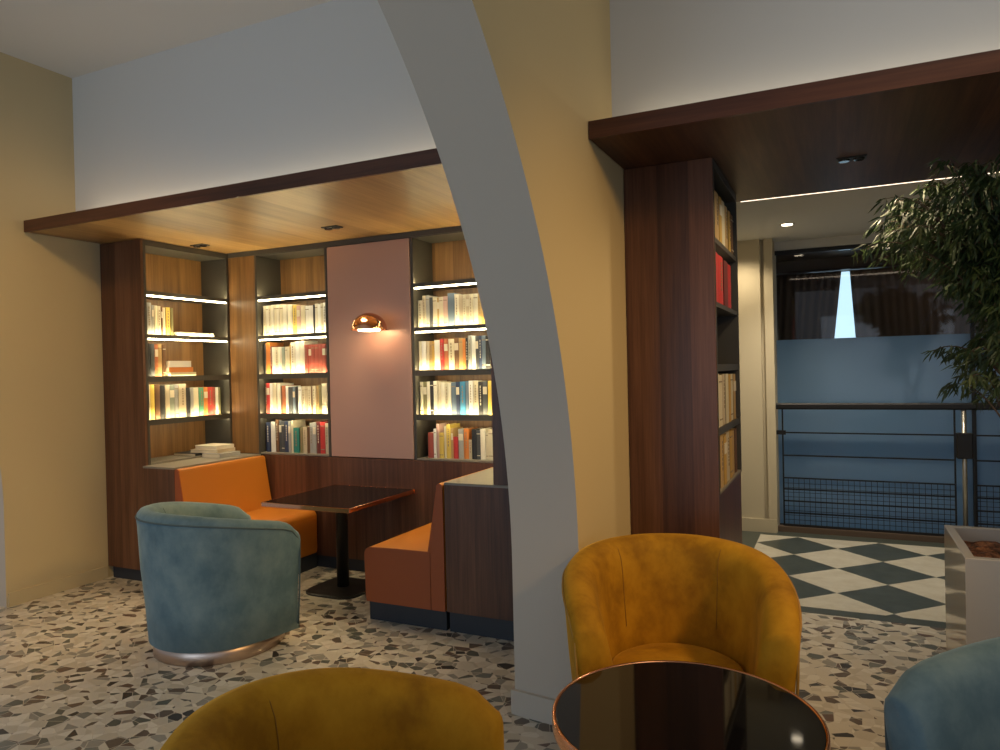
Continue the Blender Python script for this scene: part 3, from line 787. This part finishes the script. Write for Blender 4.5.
def flat_book(x0, x1, y0, y1, z, th, col, label, rz=0, group=None, name='book'):
    cx, cy = (x0+x1)/2, (y0+y1)/2; a, b = (x1-x0)/2, (y1-y0)/2; c = .0025
    mb = MB().box(-a, a, -b, b, 0, c).box(-a, a, -b, b, th-c, th).box(a-c, a, -b, b, c, th-c).box(-a+.004, a-c, -b+.003, b-.003, c, th-c, 1)
    o = mb.build(name, ['bk_'+col, 'pages'], loc=(cx, cy, z)); o.rotation_euler = (0, 0, rz)
    tag(o, label, 'book' if name == 'book' else 'magazine', group); return o
cr_, iv, wh = 'cream', 'ivory', 'white'
PB = YB+.045
XB0, XB1 = -4.665, -3.935
B1 = [(35,.272,cr_),(35,.272,iv),(35,.272,cr_),(35,.276,iv),(35,.276,cr_),(35,.276,iv),(50,.276,cr_),(50,.272,iv),(65,.270,iv),(55,.262,'yellow'),(50,.255,'pink'),(55,.250,'cream'),(48,.245,wh),(50,.245,wh),(16,.25,'black'),(37,.258,iv),(35,.252,wh),(30,.258,cr_),(40,.262,wh),(25,.256,'grey')]
B2 = [(22,.27,'charcoal'),(55,.285,'orange'),(20,.25,'maroon'),(42,.242,iv),(43,.240,cr_),(45,.240,iv),(38,.235,'sage'),(34,.24,cr_),(22,.24,cr_),(16,.26,'ochre'),(52,.275,iv),(55,.282,wh),(60,.285,iv),(42,.25,'brick'),(35,.25,'brick'),(42,.25,'brick'),(45,.25,'brick'),(45,.252,'brick'),(42,.25,'brick'),(40,.25,'brick')]
B3 = [(22,.27,'brown'),(44,.272,'red'),(35,.272,wh),(52,.272,cr_),(48,.268,iv),(20,.245,'brown'),(46,.248,'rust'),(34,.245,wh),(30,.235,'charcoal'),(30,.235,'charcoal'),(30,.232,'slate'),(34,.238,'black'),(44,.238,wh),(40,.238,cr_),(40,.24,'beige'),(40,.238,cr_),(18,.238,'brown'),(42,.242,cr_),(34,.244,'tan'),(32,.248,'olive'),(42,.262,'cream'),(30,.262,cr_),(38,.26,'beige')]
B4 = [(58,.262,'navy'),(62,.268,wh,10),(40,.288,'brown'),(35,.285,'charcoal'),(40,.272,'charcoal'),(52,.274,'navy'),(34,.275,'grey'),(28,.28,cr_),(78,.218,'teal'),(46,.225,'olive'),(50,.226,'beige'),(35,.226,'brown'),(40,.262,'grey'),(42,.268,'grey'),(45,.275,'maroon'),(62,.272,'red'),(36,.262,'beige'),(42,.26,'grey')]
zs = (1.99, 1.65, 1.30, .959)
for nm, sp, z in zip(('top', 'second', 'third', 'bottom'), (B1, B2, B3, B4), zs):
    book_row(CASE_B, 'left of copper panel', nm, 'books in the bookcase left of the copper panel', XB0, XB1, PB, z, 'x', sp)
XC0, XC1 = -3.045, -2.31
C1 = [(52,.222,cr_),(36,.258,'beige'),(40,.258,'grey'),(40,.24,'charcoal'),(45,.24,'cream'),(22,.235,'tan'),(48,.238,cr_),(48,.24,'pink'),(72,.262,'slate'),(48,.252,iv),(42,.244,'beige'),(30,.244,cr_),(35,.244,'beige'),(40,.244,cr_),(52,.244,iv),(42,.246,'tan'),(40,.246,'ochre'),(35,.246,'tan'),(38,.25,iv),(40,.24,wh),(40,.24,cr_)]
C2 = [(32,.236,cr_),(45,.236,'white'),(35,.235,'beige'),(30,.234,'tan'),(26,.234,'ochre'),(58,.24,wh),(40,.248,'red'),(44,.246,'rust'),(60,.244,cr_),(48,.25,'brown'),(40,.248,'tan'),(30,.24,'orange'),(26,.248,'black'),(34,.265,'grey'),(40,.262,wh),(30,.26,'charcoal'),(30,.26,'navy'),(40,.26,'slate'),(45,.258,'black'),(36,.262,cr_),(40,.262,wh),(38,.25,cr_)]
C3 = [(35,.262,cr_),(40,.262,'olive'),(34,.264,iv),(38,.268,'black'),(38,.268,iv),(40,.262,cr_),(40,.256,iv),(30,.252,cr_),(32,.25,iv),(52,.255,'slate'),(36,.258,'navy'),(56,.26,'blue'),(36,.258,'slate'),(40,.266,wh),(52,.264,cr_),(46,.258,'black'),(46,.26,'charcoal'),(46,.262,'yellow'),(30,.265,cr_),(34,.265,iv),(38,.262,wh)]
C4 = [(68,.20,'brick',80),(30,.23,wh),(34,.268,'pink'),(52,.20,'yellow'),(24,.252,cr_),(52,.266,'yellow'),(26,.235,'tan'),(54,.17,'red'),(60,.232,'grey'),(55,.235,'orange'),(34,.15,'beige'),(50,.232,'black'),(44,.226,'charcoal'),(55,.235,iv),(30,.215,cr_),(60,.23,'cream'),(38,.235,'tan'),(36,.235,'beige'),(30,.235,wh)]
for nm, sp, z in zip(('top', 'second', 'third', 'bottom'), (C1, C2, C3, C4), zs):
    book_row(CASE_C, 'right of copper panel', nm, 'books in the bookcase right of the copper panel', XC0, XC1, PB, z, 'x', sp)
PA = -5.065
GA = 'books in the corner bookcase by the left wall'
A1 = [(32,.25,'maroon'),(62,.265,'grey'),(26,.248,'grey'),(36,.245,'cream'),(40,.242,cr_),(20,.236,'brown'),(40,.234,cr_),(52,.238,'yellow'),(34,.236,'olive')]
A2 = [(36,.275,'white'),(26,.275,'black'),(46,.27,'charcoal'),(40,.268,'rust'),(44,.27,'tan'),(38,.262,'brown')]
A3 = [(36,.29,cr_),(40,.288,'yellow'),(44,.285,'brown'),(46,.28,'black'),(40,.282,'beige'),(46,.282,'sage'),(36,.284,'grey'),(70,.286,'beige'),(38,.252,'black'),(32,.25,'grey'),(50,.25,cr_),(50,.25,'green'),(42,.25,'orange'),(48,.25,'red'),(32,.248,'brick'),(30,.245,wh),(22,.245,'olive')]
book_row(CASE_A, 'by left wall', 'top', GA, 4.012, 4.30, PA, 1.99, 'y', A1)
book_row(CASE_A, 'by left wall', 'second', GA, 4.014, 4.215, PA, 1.65, 'y', A2)
book_row(CASE_A, 'by left wall', 'third', GA, 4.020, 4.79, PA, 1.30, 'y', A3)
flat_book(-5.20, -5.04, 4.315, 4.70, 1.9905, .035, 'ivory', 'white book lying flat beside the upright books, left wall bookcase top row', group=GA)
for i, (th, col, lb) in enumerate(((.035, 'cream', 'cream book at bottom of the three-book flat pile'), (.042, 'orange', 'orange book in middle of the three-book flat pile'), (.052, 'white', 'white book on top of the three-book flat pile'))):
    flat_book(-5.23, -5.045+(.012 if i == 0 else 0), 4.225, 4.49-(.02*i), 1.6505+sum((.035, .042, .052)[:i])+.001*i, th, col, lb+' by left wall', group=GA)
GM = 'magazines on the grey counter'
flat_book(-5.30, -5.045, 4.46, 4.70, .9595, .022, 'black', 'black and white magazine at left, lowest in the counter pile', .04, GM, 'magazine')
flat_book(-5.005, -4.80, 4.50, 4.74, .9455, .036, 'grey', 'pale grey magazine at right, lowest in the counter pile', .05, GM, 'magazine')
flat_book(-5.16, -4.86, 4.52, 4.74, .983, .028, 'beige', 'beige magazine lying across the two lowest counter magazines', .08, GM, 'magazine')
flat_book(-5.13, -4.87, 4.54, 4.74, 1.0115, .032, 'ivory', 'cream magazine on top of the counter pile', -.03, GM, 'magazine')
PD_ = -.612; GD = 'books in the dark passage bookcase'
book_row(CASE_D, 'at passage', 'top', GD, 4.01, 4.87, PD_, 2.34, 'y', [(50,0.270,'ochre'),(60,0.275,'tan'),(45,0.275,'ochre'),(50,0.275,cr_),(55,0.270,'tan'),(45,0.264,'ochre'),(40,0.259,'brown')])
book_row(CASE_D, 'at passage', 'second', GD, 4.01, 4.76, PD_, 1.99, 'y', [(60,0.281,'red'),(55,0.281,'red'),(50,0.275,'maroon'),(50,0.275,'red')])
book_row(CASE_D, 'at passage', 'third', GD, 4.01, 4.86, PD_, 1.30, 'y', [(55,0.297,cr_),(50,0.288,'cream'),(45,0.292,'beige'),(50,0.292,cr_),(40,0.286,'ochre'),(50,0.288,cr_),(45,0.286,'tan')])
book_row(CASE_D, 'at passage', 'bottom', GD, 4.01, 4.87, PD_, .959, 'y', [(45,0.286,cr_),(50,0.292,'tan'),(45,0.281,'ochre'),(50,0.288,'beige'),(45,0.284,'ochre'),(50,0.275,'tan'),(45,0.275,'brown')])

# lamps that sit in the canopies
spot('canopy_spot_table', (-3.463, 4.36, 2.735), (-3.463, 4.40, 0), 75, (1, .74, .42), 100, .8, .22)
spot('canopy_spot_corner', (-4.868, 4.40, 2.735), (-4.75, 4.42, 0), 50, (1, .74, .42), 100, .8, .22)
spot('canopy_spot_passage', (.07, 4.36, 2.735), (.07, 4.36, 0), 34, (1, .78, .5), 165, .5)
spot('hall_pier_lamp', (-.86, 7.12, 2.84), (-.86, 7.25, 0), 27, (1, .82, .56), 120, .8)
point('rear_room_lamp', (.9, 8.7, 2.5), .8, (1, .7, .4), .1)
